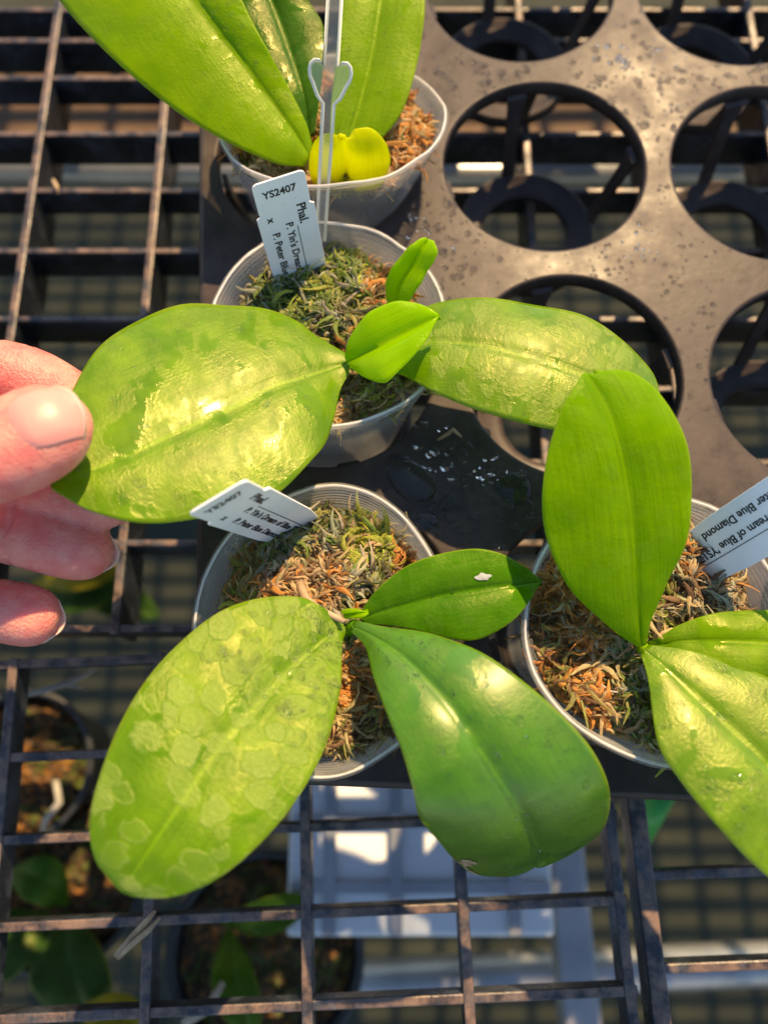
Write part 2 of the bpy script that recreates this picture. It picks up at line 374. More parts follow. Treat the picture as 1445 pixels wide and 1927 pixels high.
# baskets: four spokes and a ring under every hole
ring_me = None; spoke_me = None
for c, r in holes:
    if c == 0 and r in (1, 2): continue
    C = hole_c(c, r)
    if ring_me is None:
        m = MB(); K = 48
        prof = [(.0165, -.0405), (.0165, -.038), (.0185, -.0375), (.0235, -.0375), (.0248, -.036), (.0256, -.036), (.0262, -.0405)]
        for rr, z in prof:
            for k in range(K): m.v.append((rr*math.cos(2*math.pi*k/K), rr*math.sin(2*math.pi*k/K), z))
        P_ = len(prof)
        for j in range(P_):
            for k in range(K):
                k2 = (k+1) % K; j2 = (j+1) % P_
                m.f.append((j*K+k, j*K+k2, j2*K+k2, j2*K+k))
        o = m.build('basket_ring', M['tray']); ring_me = o.data; bevel(o, .0003)
        s = MB(); A = [(.0330, -.004), (.0325, -.010), (.0290, -.026), (.0258, -.038)]; wv = [.0034, .0026, .0023, .0026]
        for (rr, z), wd in zip(A, wv):
            s.v += [(rr, -wd, z), (rr, wd, z), (rr-.0016, wd, z-.0006), (rr-.0016, -wd, z-.0006)]
        for j in range(3):
            for k in range(4): s.f.append((j*4+k, j*4+(k+1) % 4, (j+1)*4+(k+1) % 4, (j+1)*4+k))
        s.f += [(0, 1, 2, 3), (15, 14, 13, 12)]
        spoke_me = s.build('spoke', M['tray'], None, False); sp_data = spoke_me.data; bpy.data.objects.remove(spoke_me)
    else:
        o = bpy.data.objects.new('basket_ring', ring_me); col.objects.link(o)
    o.location = C; o.rotation_euler.z = TY; adopt(o, tray)
    for k in range(4):
        q = bpy.data.objects.new('spoke', sp_data); col.objects.link(q); q.location = C
        q.rotation_euler.z = TY + R(15 + 90*k); adopt(q, tray)

# ------------------------------------------------------------------ droplets
def dome(mb, p, nrm, r, h=.45, n=9, stretch=1.0, ang=0.0):
    nrm = nrm.normalized(); a = nrm.cross(Vector((.31, .95, .02))).normalized(); b = nrm.cross(a)
    base = len(mb.v); ca, sa = math.cos(ang), math.sin(ang)
    ph = random.random()*6
    for j in range(4):
        t = j/4*math.pi/2; rr = math.cos(t)*r; hh = math.sin(t)*r*h - r*.03
        for k in range(n):
            f = 2*math.pi*k/n; wob = 1 + .12*math.sin(2*f+ph) + .06*math.sin(3*f+2*ph)
            x, y = rr*wob*math.cos(f)*stretch, rr*wob*math.sin(f)
            x, y = x*ca - y*sa, x*sa + y*ca
            mb.v.append(tuple(p + a*x + b*y + nrm*hh))
    mb.v.append(tuple(p + nrm*(r*h)))
    for j in range(3):
        for k in range(n):
            k2 = (k+1) % n; mb.f.append((base+j*n+k, base+j*n+k2, base+(j+1)*n+k2, base+(j+1)*n+k))
    for k in range(n): mb.f.append((base+3*n+k, base+3*n+(k+1) % n, base+4*n))
    mb.f.append(tuple(base+k for k in reversed(range(n))))
def on_plate(p):
    for c, r in holes:
        if (p - hole_c(c, r)).length < HR + .001: return False
    d = p - pBL; return d.dot(ex) > .001 and d.dot(ey) > .001
td = MB(); tb = MB()
def tray_drop(px, py, r, h=.5, stretch=1.0, ang=0.0):
    p = at(px, py, 0)
    if on_plate(p): dome(td if r < .0008 else tb, p + Vector((0, 0, sag(p))), Vector((0, 0, 1)), r, h, 9 if r < .0009 else 16, stretch, ang)
def cluster(n, cx, cy, sx, sy, r0, r1):
    for _ in range(n):
        tray_drop(random.gauss(cx, sx), random.gauss(cy, sy), 1.15*(r0 + (r1-r0)*random.random()**2.5))
cluster(170, 840, 930, 75, 65, .0005, .0021); cluster(170, 820, 420, 60, 110, .0004, .0015); cluster(170, 900, 150, 110, 60, .0004, .0016)
cluster(110, 1240, 230, 50, 120, .0003, .0010); cluster(110, 1180, 490, 120, 30, .0003, .0008); cluster(90, 420, 420, 30, 70, .0003, .0012)
cluster(110, 1380, 160, 120, 50, .0003, .0016); cluster(110, 1180, 110, 60, 60, .0003, .0014); cluster(60, 380, 1050, 20, 70, .0003, .0010); cluster(60, 1330, 640, 40, 120, .0003, .0009)
cluster(60, 1000, 960, 40, 40, .0003, .0012); cluster(40, 700, 1480, 120, 10, .0004, .0012)
for a in ((817, 850, .0017), (835, 880, .0014), (938, 983, .0013), (967, 992, .0013), (895, 972, .0018), (820, 940, .0016), (1290, 877, .0014), (1213, 236, .0018)):
    tray_drop(a[0], a[1], a[2], .55)
o = adopt(td.build('water_droplets', M['bead']), tray); tag(o, kind='stuff')
o = adopt(tb.build('water_beads', M['bead']), tray); tag(o, kind='stuff')
for px, py, r, st, an in ((968, 918, .0046, 1.25, .3), (770, 900, .0062, 1.4, -.6), (800, 980, .0030, 1.5, .4)):
    pd = MB(); p = at(px, py, 0); dome(pd, p + Vector((0, 0, sag(p))), Vector((0, 0, 1)), r, .17, 28, st, an)
    adopt(pd.build('puddle', M['water']), tray)

# ================================================================== LEAVES
CAMP = Vector((0, 0, CH))
class Leaf: pass
def leaf(parent, st, mat, bulge=.07, eL=2.0, eR=2.0, thick=.0012, nv=84, nh=15, rip=.0004, name='leaf', seed=0, raw=False, curl=0.0):
    """st: rows (L px, M px, R px, z mm); eL/eR: how far (mm) the margins lie above the midrib"""
    n = len(st); wmax = max((Vector(a[0])-Vector(a[2])).length for a in st)
    Ls, Ms, Rs = [], [], []
    for Lp, Mp, Rp, z in st:
        k = min(1, (Vector(Lp)-Vector(Rp)).length/wmax)
        Ls.append(at(*Lp, (z + eL*k)*U)); Ms.append(at(*Mp, z*U)); Rs.append(at(*Rp, (z + eR*k)*U))
    Ls, Ms, Rs = map(np.array, (Ls, Ms, Rs))
    # sample evenly along the midrib, denser at the ends
    seg = np.linalg.norm(np.diff(Ms, axis=0), axis=1) + .25*np.linalg.norm(np.diff(Ls, axis=0), axis=1); cum = np.concatenate([[0], np.cumsum(seg)])
    vv = np.linspace(0, 1, nv); s = cum[-1]*vv; t = np.interp(s, cum, np.arange(n))
    Lc, Mc, Rc = crom(Ls, t), crom(Ms, t), crom(Rs, t)
    dM = np.gradient(Mc, axis=0)
    nrm = np.cross(Rc-Lc, dM); nrm /= np.linalg.norm(nrm, axis=1)[:, None] + 1e-12
    view = np.array(CAMP)[None] - Mc; 
    nrm *= np.where((nrm*view).sum(1) < 0, -1, 1)[:, None]
    # keep one sign along the whole blade
    sgn = np.sign((nrm[1:]*nrm[:-1]).sum(1)); 
    for i in range(1, nv):
        if (nrm[i]*nrm[i-1]).sum() < 0: nrm[i] *= -1
    us = np.linspace(-1, 1, 2*nh+1)
    us = np.sign(us)*np.abs(us)**.9
    V = np.zeros((nv, len(us), 3)); halfL = np.linalg.norm(Lc-Mc, axis=1); halfR = np.linalg.norm(Rc-Mc, axis=1)
    for j, u in enumerate(us):
        E = Lc if u < 0 else Rc; hw = halfL if u < 0 else halfR; a = abs(u)
        b = bulge*hw*(1-(1-a)**2)*(1-a)*3.2
        rp = rip*np.sin(vv*23 + (3 if u < 0 else 0) + seed)*a**3*np.minimum(1, hw/.008) + rip*.7*np.sin(vv*9+seed*2+u*2)*a
        V[:, j] = Mc + (E-Mc)*a + nrm*(b + rp - .00035*math.exp(-(a/.05)**2)*1)[:, None]
    L_ = Leaf(); L_.V = V; L_.nv = nv; L_.nu = len(us)
    idx = lambda i, j: i*len(us)+j
    faces = [(idx(i, j), idx(i+1, j), idx(i+1, j+1), idx(i, j+1)) for i in range(nv-1) for j in range(len(us)-1)]
    p = V[nv//2, nh//2]; e1 = V[nv//2+1, nh//2]-p; e2 = V[nv//2, nh//2+1]-p
    if np.dot(np.cross(e1, e2), nrm[nv//2]) < 0: faces = [f[::-1] for f in faces]
    o = mesh_obj(name, V.reshape(-1, 3), faces, mat)
    me = o.data; uvl = me.uv_layers.new(name='UVMap'); li = np.zeros(len(me.loops), int); me.loops.foreach_get('vertex_index', li)
    hw = np.where(us[None] < 0, halfL[:, None], halfR[:, None]); UV = np.stack([us[None]*hw*100 + 0*vv[:, None], np.broadcast_to((s*100)[:, None], (nv, len(us)))], -1).reshape(-1, 2)
    uvl.data.foreach_set('uv', UV[li].ravel())
    a = me.attributes.new('across', 'FLOAT', 'POINT'); a.data.foreach_set('value', np.tile(us, nv).astype(np.float32))
    sm = o.modifiers.new('thickness', 'SOLIDIFY'); sm.thickness = thick; sm.offset = -1
    adopt(o, parent); L_.o = o
    N = np.zeros_like(V); N[:] = nrm[:, None]; dv = np.gradient(V, axis=0); du = np.gradient(V, axis=1); N2 = np.cross(dv, du)
    N2 /= np.linalg.norm(N2, axis=2)[..., None]+1e-12; N2 *= np.sign((N2*N).sum(2))[..., None]; L_.N = N2
    return L_
def dew(L, n, vr=(.1, .95), ur=(-.92, .92), r=(.0003, .0011), h=.5, stretch=(1, 1.4), bias=None):
    mb = MB()
    for _ in range(n):
        v = random.uniform(*vr); u = random.uniform(*ur)
        i = int(v*(L.nv-1)); j = int((u*.5+.5)*(L.nu-1))
        p = Vector(L.V[i, j]) + (Vector(L.V[min(i+1, L.nv-1), j])-Vector(L.V[i, j]))*random.random() + (Vector(L.V[i, min(j+1, L.nu-1)])-Vector(L.V[i, j]))*random.random()
        rr = r[0] + (r[1]-r[0])*random.random()**3
        dome(mb, p, Vector(L.N[i, j]), rr, h*random.uniform(.6, 1.1), 9 if rr < .001 else 14, random.uniform(*stretch), random.random()*3)
    o = mb.build('water_droplets', M['dew']); tag(o, kind='stuff'); o.parent = L.o
    return o

G_mid = ((.11, .235, .0), (.20, .36, .0)); G_dark = ((.030, .115, .008), (.06, .18, .012)); G_lit = ((.13, .26, .006), (.22, .36, .012))
def base_pt(px, py, z): return at(px, py, z*U)

# ------------------------------------------------------------------ plant in the middle, held by the hand
PB = empty('orchid_plant', base_pt(655, 690, 14), 'orchid in the middle pot whose long left leaf is pinched by the fingers', 'orchid')
mB1 = leaf_mat('held_leaf', *G_mid, YG, .08, .55, .45, .34, .36, 1.0, spec=.6, coat=.12)
LB1 = leaf(PB, [((652,664),(657,682),(657,702),24), ((595,630),(625,692),(640,735),25), ((555,604),(600,700),(631,780),27), ((495,582),(560,712),(613,832),30),
    ((433,573),(510,728),(580,873),33), ((343,573),(440,765),(520,928),36.5), ((255,602),(360,800),(437,958),40), ((188,653),(280,838),(348,976),43),
    ((135,735),(200,872),(255,981),45.5), ((104,815),(140,893),(170,960),47), ((92,868),(108,903),(122,934),48), ((90,897),(93,908),(99,917),48.5)], mB1, .035, -4.5, .5, seed=1)
dew(LB1, 60, (.1, .9), (-.9, .95), (.0003, .0015), .4)
mB2 = leaf_mat('filmed_leaf', (.11,.23,.0), (.19,.35,.0), YG, .60, .62, .28, .36, .36, 2.3, spec=.8, coat=.15)
LB2 = leaf(PB, [((668,668),(675,682),(682,696),22), ((735,612),(740,655),(747,702),25), ((820,567),(810,643),(815,738),29), ((910,560),(900,648),(890,766),32),
    ((1010,573),(990,668),(970,790),33), ((1100,597),(1070,695),(1045,805),32), ((1172,638),(1140,725),(1115,812),30), ((1220,690),(1195,752),(1180,803),27), ((1238,725),(1225,765),(1215,793),25.5), ((1245,757),(1242,770),(1237,779),25)], mB2, .04, -4.5, 0, seed=2)
dew(LB2, 50, r=(.0003, .0011), h=.4)
mBn = leaf_mat('new_leaf', (.30,.54,.0), (.40,.66,.0), (.64,.95,.0), 0, 1, .35, .22, .58, 4)
leaf(PB, [((648,672),(653,681),(660,690),26), ((655,640),(668,674),(672,701),28), ((672,612),(688,664),(695,714),30), ((703,582),(722,647),(724,717),32.5), ((748,566),(762,627),(763,682),34.5),
    ((786,570),(795,610),(800,642),36), ((812,582),(814,598),(816,612),37), ((826,592),(827,593),(827,595),37)], mBn, .10, 3.5, 2, .0011, 50, 10, .0002, seed=3)
leaf(PB, [((732,575),(748,578),(766,576),22), ((727,548),(746,552),(771,562),25), ((730,520),(757,525),(789,534),28), ((748,492),(776,498),(806,505),31), ((772,466),(790,472),(818,483),34), ((784,452),(800,456),(821,468),35), ((795,446),(806,449),(817,453),35.5)],
    mBn, .06, 2, 2, .0011, 40, 8, .0003, seed=5)
m = MB(); m.tube([base_pt(668,712,6), base_pt(664,700,16), base_pt(660,688,20), base_pt(662,680,23)], [.0042,.0038,.0028,.0012], 14, sq=.7)
adopt(m.build('stem', mBn), PB)

# ------------------------------------------------------------------ plant in the front pot
PC = empty('orchid_plant', base_pt(655, 1180, 8), 'orchid in the front pot with chalky spotted left leaf and torn drooping leaf', 'orchid')
mC1 = leaf_mat('chalky_leaf', (.10,.23,.0), (.18,.34,.0), YG, 1.0, .80, .05, .36, .36, 5.2, cells=1, spec=.7)
LC1 = leaf(PC, [((641,1168),(648,1178),(652,1190),19), ((600,1140),(625,1193),(645,1212),22), ((560,1123),(595,1217),(643,1243),24), ((490,1126),(550,1256),(640,1300),28), ((405,1157),(500,1309),(621,1380),32.5), ((330,1216),(447,1368),(584,1463),36.5),
    ((268,1290),(395,1432),(535,1537),40), ((215,1383),(345,1507),(475,1602),42.5), ((181,1485),(297,1577),(408,1656),43.5), ((170,1560),(260,1632),(345,1685),43), ((178,1617),(240,1660),(300,1691),42), ((200,1650),(228,1676),(258,1688),41), ((222,1673),(226,1679),(232,1682),40.5)], mC1, .045, -1, -1, seed=4)
dew(LC1, 190, (.06, .45), (-.8, .95), (.0003, .0013), .42, (1, 2.2)); 
mC2 = leaf_mat('deep_green_leaf', (.055,.19,.0), (.09,.27,.0), (.34,.66,.0), .06, 1.1, .20, .40, .32, 7.1, spec=.7, coat=1.0)
LC2 = leaf(PC, [((658,1187),(662,1178),(668,1168),19), ((685,1215),(700,1196),(730,1182),22), ((700,1268),(755,1234),(815,1193),27), ((728,1345),(815,1292),(895,1222),32), ((755,1412),(865,1352),(975,1275),34.5), ((775,1480),(910,1422),(1052,1340),34),
    ((790,1541),(955,1492),(1115,1413),30), ((830,1590),(990,1552),(1147,1490),22), ((858,1622),(1013,1596),(1140,1548),12), ((880,1643),(1025,1618),(1100,1592),3), ((910,1648),(1005,1634),(1060,1612),-1)], mC2, .07, 0, -1, seed=6)
dew(LC2, 190, (.08, .95), (-.6, .95), (.0003, .0012), .45)
def scar(L, i0, i1, j0, j1, mat, name, amp=.35):
    """an irregular patch of dead tissue or husk lying on the blade between grid rows i0..i1 and columns j0..j1"""
    P = []; ci, cj = (i0+i1)/2, (j0+j1)/2; K = 22
    for k in range(K):
        a = 2*math.pi*k/K; rr_ = 1 - amp*.5 + amp*noise.noise(Vector((math.cos(a)*1.6, math.sin(a)*1.6, i0*.37)))
        fi = min(L.nv-1, max(0, ci + (i1-i0)/2*rr_*math.sin(a))); fj = min(L.nu-1, max(0, cj + (j1-j0)/2*rr_*math.cos(a)))
        a0_, b0_ = int(fi), int(fj); a1_, b1_ = min(a0_+1, L.nv-1), min(b0_+1, L.nu-1); u_, w_ = fi-a0_, fj-b0_
        p = (L.V[a0_, b0_]*(1-u_)+L.V[a1_, b0_]*u_)*(1-w_) + (L.V[a0_, b1_]*(1-u_)+L.V[a1_, b1_]*u_)*w_
        P.append(Vector(p) + Vector(L.N[a0_, b0_])*.00025)
    c_ = sum(P, Vector())/K + Vector(L.N[int(ci), int(cj)])*.0002; v_ = [c_] + P
    return mesh_obj(name, v_, [(0, 1+k, 1+(k+1) % K) for k in range(K)], mat, L.o)
scar(LC2, 66, 74, 0, 4, M['straw'], 'dry_scar', .9); scar(LC2, 74, 80, 0, 2, M['straw'], 'dry_scar', .9)
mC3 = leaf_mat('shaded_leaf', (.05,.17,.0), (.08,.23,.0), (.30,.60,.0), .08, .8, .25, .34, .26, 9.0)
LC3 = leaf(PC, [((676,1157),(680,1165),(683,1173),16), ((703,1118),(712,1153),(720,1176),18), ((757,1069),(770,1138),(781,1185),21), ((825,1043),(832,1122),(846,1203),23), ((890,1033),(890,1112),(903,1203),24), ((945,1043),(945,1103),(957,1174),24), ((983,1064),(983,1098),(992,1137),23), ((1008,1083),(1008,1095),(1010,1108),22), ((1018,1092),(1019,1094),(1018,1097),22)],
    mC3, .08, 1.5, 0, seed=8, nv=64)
dew(LC3, 14, r=(.0002, .0006)); scar(LC3, 40, 45, 9.5, 12.5, M['flake'], 'pale_flake', .5)
leaf(PC, [((640,1153),(645,1156),(648,1164),17), ((655,1150),(665,1154),(672,1163),19), ((675,1150),(682,1153),(686,1158),20), ((692,1151),(693,1152),(693,1153),20)], mBn, .05, 1, 1, .0008, 16, 5, 0, 'leaf_bud')
m = MB(); m.tube([base_pt(668,1195,0), base_pt(664,1186,9), base_pt(663,1180,15), base_pt(668,1174,19)], [.0036,.0032,.0024,.0010], 14, sq=.75)
adopt(m.build('stem', mC3), PC)
m = MB(); m.tube([base_pt(650,1410,7.5), base_pt(653,1405,8.6), base_pt(657,1400,9.8), base_pt(661,1394,10.6), base_pt(664,1389,10.8)], [.0013,.0017,.0017,.0012,.0004], 12)
adopt(m.build('root_tip', M['bud']), PC)

# ------------------------------------------------------------------ plant at the right
PD = empty('orchid_plant', base_pt(1210, 1220, 10), 'orchid at right with one broad upright leaf and two leaves leaving the frame', 'orchid')
mD1 = leaf_mat('upright_leaf', (.155,.31,.0), (.22,.41,.0), (.56,.92,.0), .10, 1.0, .12, .42, .50, 11.0, spec=.12, vn=.4)
LD1 = leaf(PD, [((1197,1217),(1207,1216),(1217,1212),20), ((1140,1175),(1204,1170),(1228,1163),25), ((1072,1108),(1198,1110),(1253,1105),30), ((1032,1025),(1194,1040),(1284,1040),35), ((1021,950),(1187,960),(1300,960),39.5), ((1028,870),(1175,880),(1300,880),43),
    ((1047,797),(1158,812),(1281,802),45.5), ((1066,752),(1140,764),(1243,738),46.5), ((1084,722),(1122,732),(1195,702),47), ((1096,705),(1110,713),(1150,696),47), ((1101,700),(1106,703),(1118,703),47)], mD1, .06, 2, 0, seed=10)
mD2 = leaf_mat('right_leaf', *G_mid, YG, .1, 1, .3, .32, .34, 13.0)
LD2 = leaf(PD, [((1218,1208),(1221,1215),(1222,1222),18), ((1240,1200),(1250,1212),(1252,1230),20), ((1280,1175),(1290,1206),(1290,1245),22), ((1355,1152),(1370,1206),(1370,1275),24), ((1440,1149),(1450,1210),(1440,1300),24), ((1530,1162),(1540,1222),(1530,1300),22), ((1590,1200),(1595,1235),(1590,1275),20), ((1610,1235),(1611,1238),(1610,1242),19)], mD2, .08, -1, 1, seed=11)
mD3 = leaf_mat('wet_right_leaf', *G_mid, YG, .10, .6, .25, .30, .36, 15.4, spec=.9, coat=.25)
LD3 = leaf(PD, [((1207,1231),(1212,1222),(1221,1214),22), ((1222,1290),(1253,1258),(1300,1227),25), ((1238,1398),(1310,1310),(1375,1248),27.5), ((1285,1474),(1375,1370),(1452,1280),29), ((1345,1550),(1440,1432),(1525,1335),30), ((1412,1620),(1505,1500),(1600,1420),30), ((1490,1685),(1560,1590),(1640,1530),29), ((1570,1730),(1600,1680),(1640,1640),30), ((1620,1730),(1622,1728),(1625,1724),29)], mD3, .06, 3, -3, seed=12)
dew(LD3, 110, (.15, .7), (-.9, .9), (.0003, .0017), .45)
m = MB(); m.tube([base_pt(1212,1240,2), base_pt(1212,1232,10), base_pt(1210,1222,16), base_pt(1210,1217,20)], [.0038,.0034,.0026,.0010], 14, sq=.75)
adopt(m.build('stem', mD2), PD)

# ------------------------------------------------------------------ plant at the far end
PA = empty('orchid_plant', base_pt(600, 300, 18), 'orchid in the far pot, its big leaves leaving the top of the frame', 'orchid')
mA1 = leaf_mat('far_left_leaf', (.18,.33,.0), (.26,.43,.0), (.60,.90,.0), .06, .8, .30, .32, .42, 17.0)
LA1 = leaf(PA, [((574,312),(583,292),(588,272),26), ((520,304),(550,241),(574,226),30), ((420,262),(505,178),(545,165),34), ((320,199),(455,108),(510,105),38), ((215,112),(400,35),(478,45),42), ((118,8),(340,-45),(440,-30),45), ((60,-90),(270,-130),(385,-120),47), ((90,-185),(200,-205),(300,-190),48), ((140,-235),(150,-235),(165,-230),48)], mA1, .06, -4, 1, seed=13)
dew(LA1, 70, (.1, .6), (-.9, .9), (.0003, .0009))
mA2 = leaf_mat('far_dark_leaf', (.035,.12,.003), (.06,.17,.004), (.20,.36,.004), .15, .8, .5, .25, .28, 19.0)
LA2 = leaf(PA, [((573,257),(584,252),(592,250),26), ((520,190),(570,172),(606,150),32), ((470,120),(545,92),(612,70),34), ((445,50),(520,22),(592,15),36), ((440,-20),(500,-28),(555,-25),38), ((475,-70),(487,-70),(500,-66),38)], mA2, .08, 1, 1, seed=14)
mA3 = leaf_mat('far_right_leaf', (.18,.33,.0), (.26,.43,.004), (.58,.88,.004), .12, .5, .2, .36, .42, 21.0)
LA3 = leaf(PA, [((625,285),(648,288),(690,288),24), ((622,205),(672,210),(752,215),28), ((632,110),(695,120),(784,120),32), ((642,20),(712,30),(799,20),36), ((660,-75),(725,-65),(795,-70),39), ((690,-145),(730,-145),(775,-143),41), ((728,-185),(733,-186),(738,-185),42)], mA3, .05, 2, 2, seed=15)
dew(LA3, 50, (.05, .6), (-.9, .9), (.0003, .0008))
mA4 = leaf_mat('yellow_leaf', (.55,.62,.0), (.68,.72,.0), (.92,.95,.0), 0, 1, .2, .3, .65, 23.0)
LA4 = leaf(PA, [((588,350),(652,356),(718,350),22), ((581,312),(652,318),(734,308),28), ((586,278),(650,288),(730,276),34), ((598,258),(647,270),(714,252),38), ((618,249),(644,263),(692,239),40), ((638,257),(644,262),(666,242),40.5)], mA4, .12, 1, 1, .0014, 40, 12, .0001, seed=16)
m = MB(); m.tube([base_pt(600,320,8), base_pt(598,305,18), base_pt(592,290,23), base_pt(590,280,26)], [.0050,.0046,.0036,.0016], 14, sq=.7)
adopt(m.build('stem', mA1), PA)

# ================================================================== POTS AND MOSS
POTS = []
def pot(center_px, z, rx, ry, bottom, label, seed, depth=.058, tilt=(0, 0), rot=0.0, dent=()):
    C = at(*center_px, z*U); B = Vector(bottom); root_loc = B
    o_v, o_f, o_uv = [], [], []; N = 96
    prof = [(0, .0012), (.004, .0018), (.010, .0010), (.016, 0)]
    ts = [0, .004, .009, .014] + [.02 + i*.0042 for i in range(70)] + [.33, .4, .5, .6, .7, .8, .9, .97, 1.0]
    rb = .0232
    def ringpt(t, a, dr=0.0):
        c = C.lerp(B, t); ca, sa = math.cos(a), math.sin(a)
        wob = 1 + .012*math.sin(3*a+seed) + .010*math.sin(5*a+2*seed) + sum(dd*math.exp(-((((a-aa+math.pi) % (2*math.pi))-math.pi)/.35)**2) for aa, dd in dent)*(1-t)**2
        ax = rx*U*(1-t)+rb*t; ay = ry*U*(1-t)+rb*t
        x, y = (ax+dr)*wob*ca, (ay+dr)*wob*sa
        zz = c.z + (tilt[0]*x + tilt[1]*y)*(1-t) + (1-t)**6*.0007*(math.sin(4*a+seed)+.6*math.sin(9*a+1.7*seed)+.35*noise.noise(Vector((a*6, seed, 0)))*2)
        return Vector((c.x + x*math.cos(rot) - y*math.sin(rot), c.y + x*math.sin(rot)+y*math.cos(rot), zz))
    for i, t in enumerate(ts):
        dr = 0.0
        if t < .005: dr = .0013
        elif t < .012: dr = .0010
        elif .02 <= t < .31: dr = .00055*max(0, math.sin(t*2*math.pi/.030))**3 - .0003*(t > .2)
        for k in range(N): o_v.append(tuple(ringpt(t, 2*math.pi*k/N, dr)))
    for i in range(len(ts)-1):
        for k in range(N): o_f.append((i*N+k, i*N+(k+1) % N, (i+1)*N+(k+1) % N, (i+1)*N+k))
    o_f.append(tuple((len(ts)-1)*N+k for k in range(N)))
    o = mesh_obj('plant_pot', o_v, o_f, M['pot'])
    me = o.data; uvl = me.uv_layers.new(name='UVMap'); li = np.zeros(len(me.loops), int); me.loops.foreach_get('vertex_index', li)
    ring_i = li//N; uvl.data.foreach_set('uv', np.stack([(li % N)/N*20, np.array(ts)[np.minimum(ring_i, len(ts)-1)]*6], -1).ravel())
    s = o.modifiers.new('wall', 'SOLIDIFY'); s.thickness = .0007; s.offset = -1
    o.data.transform(Matrix.Translation(-B)); o.location = B
    rm_ = MB(); rp_ = [ringpt(0, 2*math.pi*k/N, .0010) + Vector((0, 0, .0002 + .0002*noise.noise(Vector((k*.9, seed, 1))))) - B for k in range(N+1)]
    rm_.tube(rp_, [.00042 + .00016*noise.noise(Vector((k % N*.7, seed, 5))) for k in range(N+1)], 6, False); rm_.build('rim', M['rim'], o)  # whitish bead along the lip stands in for its highlight
    tag(o, label, 'plant pot'); POTS.append((ringpt, C, B))
    return ringpt
rA = pot((622, 218), 20, 34, 34, (-.0215, .186, -.034), 'cloudy clear plastic pot of the far orchid, seen from its side', 1.0, tilt=(0, -.32))
rB = pot((618, 606), 23, 32, 31, (-.0185, .108, -.034), 'cloudy clear plastic pot of the middle orchid under the held leaf', 2.3)
rC = pot((608, 1180), 16, 32.5, 37, (-.0160, .030, -.036), 'cloudy clear plastic pot of the front orchid with creased rim', 3.7, dent=((-1.05, -.06),))
rD = pot((1240, 1175), 20, 33, 33.5, (.0640, .030, -.036), 'cloudy clear plastic pot of the right orchid, cut edge facing left', 5.1, rot=.3)

PAL = {'green': (.20, .29, .04), 'bright': (.46, .50, .05), 'olive': (.38, .34, .09), 'tan': (.72, .54, .27), 'orange': (.74, .34, .07), 'brown': (.27, .15, .07), 'grey': (.50, .50, .33), 'dark': (.11, .09, .05)}
def moss(ringpt, t0, zoff, dome_h, zone, label, seed, n=9000):
    """zone(x,y,noise) -> palette weights; strands laid over a lumpy mound"""
    V, F, T = [], [], []
    rr = np.random.default_rng(seed)
    c0 = sum((ringpt(t0, a*.1) for a in range(63)), Vector())/63
    def surf(a, rho):
        p = c0.lerp(ringpt(t0, a, -.0014), rho)
        h = dome_h*(1-rho**3) + .0060*noise.noise(Vector((p.x*95, p.y*95, seed))) + .0044*noise.noise(Vector((p.x*230, p.y*230, seed+9)))
        return Vector((p.x, p.y, p.z + zoff + h))
    K, J = 72, 22                                  # the mound underneath
    def colr(p, dark=1.0):
        nz = noise.noise(Vector((p.x*70, p.y*70, seed*3.1))); nz2 = noise.noise(Vector((p.x*190, p.y*190, seed*1.3)))
        names = zone((p.x-c0.x)/.032, (p.y-c0.y)/.032, nz + .5*nz2)
        nm = names[int(rr.integers(len(names)))]; c = PAL[nm]; k = dark*rr.uniform(.65, 1.35)
        return (min(1, c[0]*k*rr.uniform(.9, 1.1)), min(1, c[1]*k*rr.uniform(.9, 1.1)), min(1, c[2]*k), 1)
    for j in range(J+1):
        for k in range(K):
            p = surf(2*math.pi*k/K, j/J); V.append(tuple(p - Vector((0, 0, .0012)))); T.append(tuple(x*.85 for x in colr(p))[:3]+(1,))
    for j in range(J):
        for k in range(K): F.append((j*K+k, j*K+(k+1) % K, (j+1)*K+(k+1) % K, (j+1)*K+k))
    for s in range(n):
        a = rr.uniform(0, 2*math.pi); rho = math.sqrt(rr.uniform(0, .97)); p = surf(a, rho)
        big = rr.random() < .12; L = rr.uniform(.0016, .0044)*(rr.uniform(1.6, 3) if big else 1); wd = rr.uniform(.00028, .00080)*(1.2 if big else 1)
        th = rr.normal(0, .75) + 9*noise.noise(Vector((p.x*75, p.y*75, seed+4))); d = Vector((math.cos(th), math.sin(th), rr.uniform(-.1, .75))).normalized()
        curl = rr.uniform(-1.3, 1.3); c = colr(p); base = len(V); S_ = 4
        q = p - Vector((0, 0, .0006))
        tw = rr.uniform(-1, 1)
        for i in range(S_+1):
            side = d.cross(Vector((0, 0, 1))); side = side.normalized() if side.length > 1e-4 else Vector((1, 0, 0))
            up = side.cross(d); side = side*math.cos(tw*i*.6) + up*math.sin(tw*i*.6)
            wloc = wd*(1-.75*abs(i/S_-.35)/.65)
            V.append(tuple(q + side*wloc)); V.append(tuple(q - side*wloc)); V.append(tuple(q + up*wloc*.8)); 
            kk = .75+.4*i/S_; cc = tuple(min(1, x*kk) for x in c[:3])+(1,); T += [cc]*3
            q = q + d*(L/S_); ang = curl*.55
            d = Vector((d.x*math.cos(ang)-d.y*math.sin(ang), d.x*math.sin(ang)+d.y*math.cos(ang), d.z - .22)).normalized()
        for i in range(S_):
            b = base+i*3; F += [(b, b+2, b+5, b+3), (b+2, b+1, b+4, b+5)]
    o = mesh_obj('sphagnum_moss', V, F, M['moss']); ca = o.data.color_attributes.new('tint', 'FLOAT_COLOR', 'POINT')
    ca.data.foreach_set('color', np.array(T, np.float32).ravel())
    tag(o, label, 'moss', kind='stuff'); return o
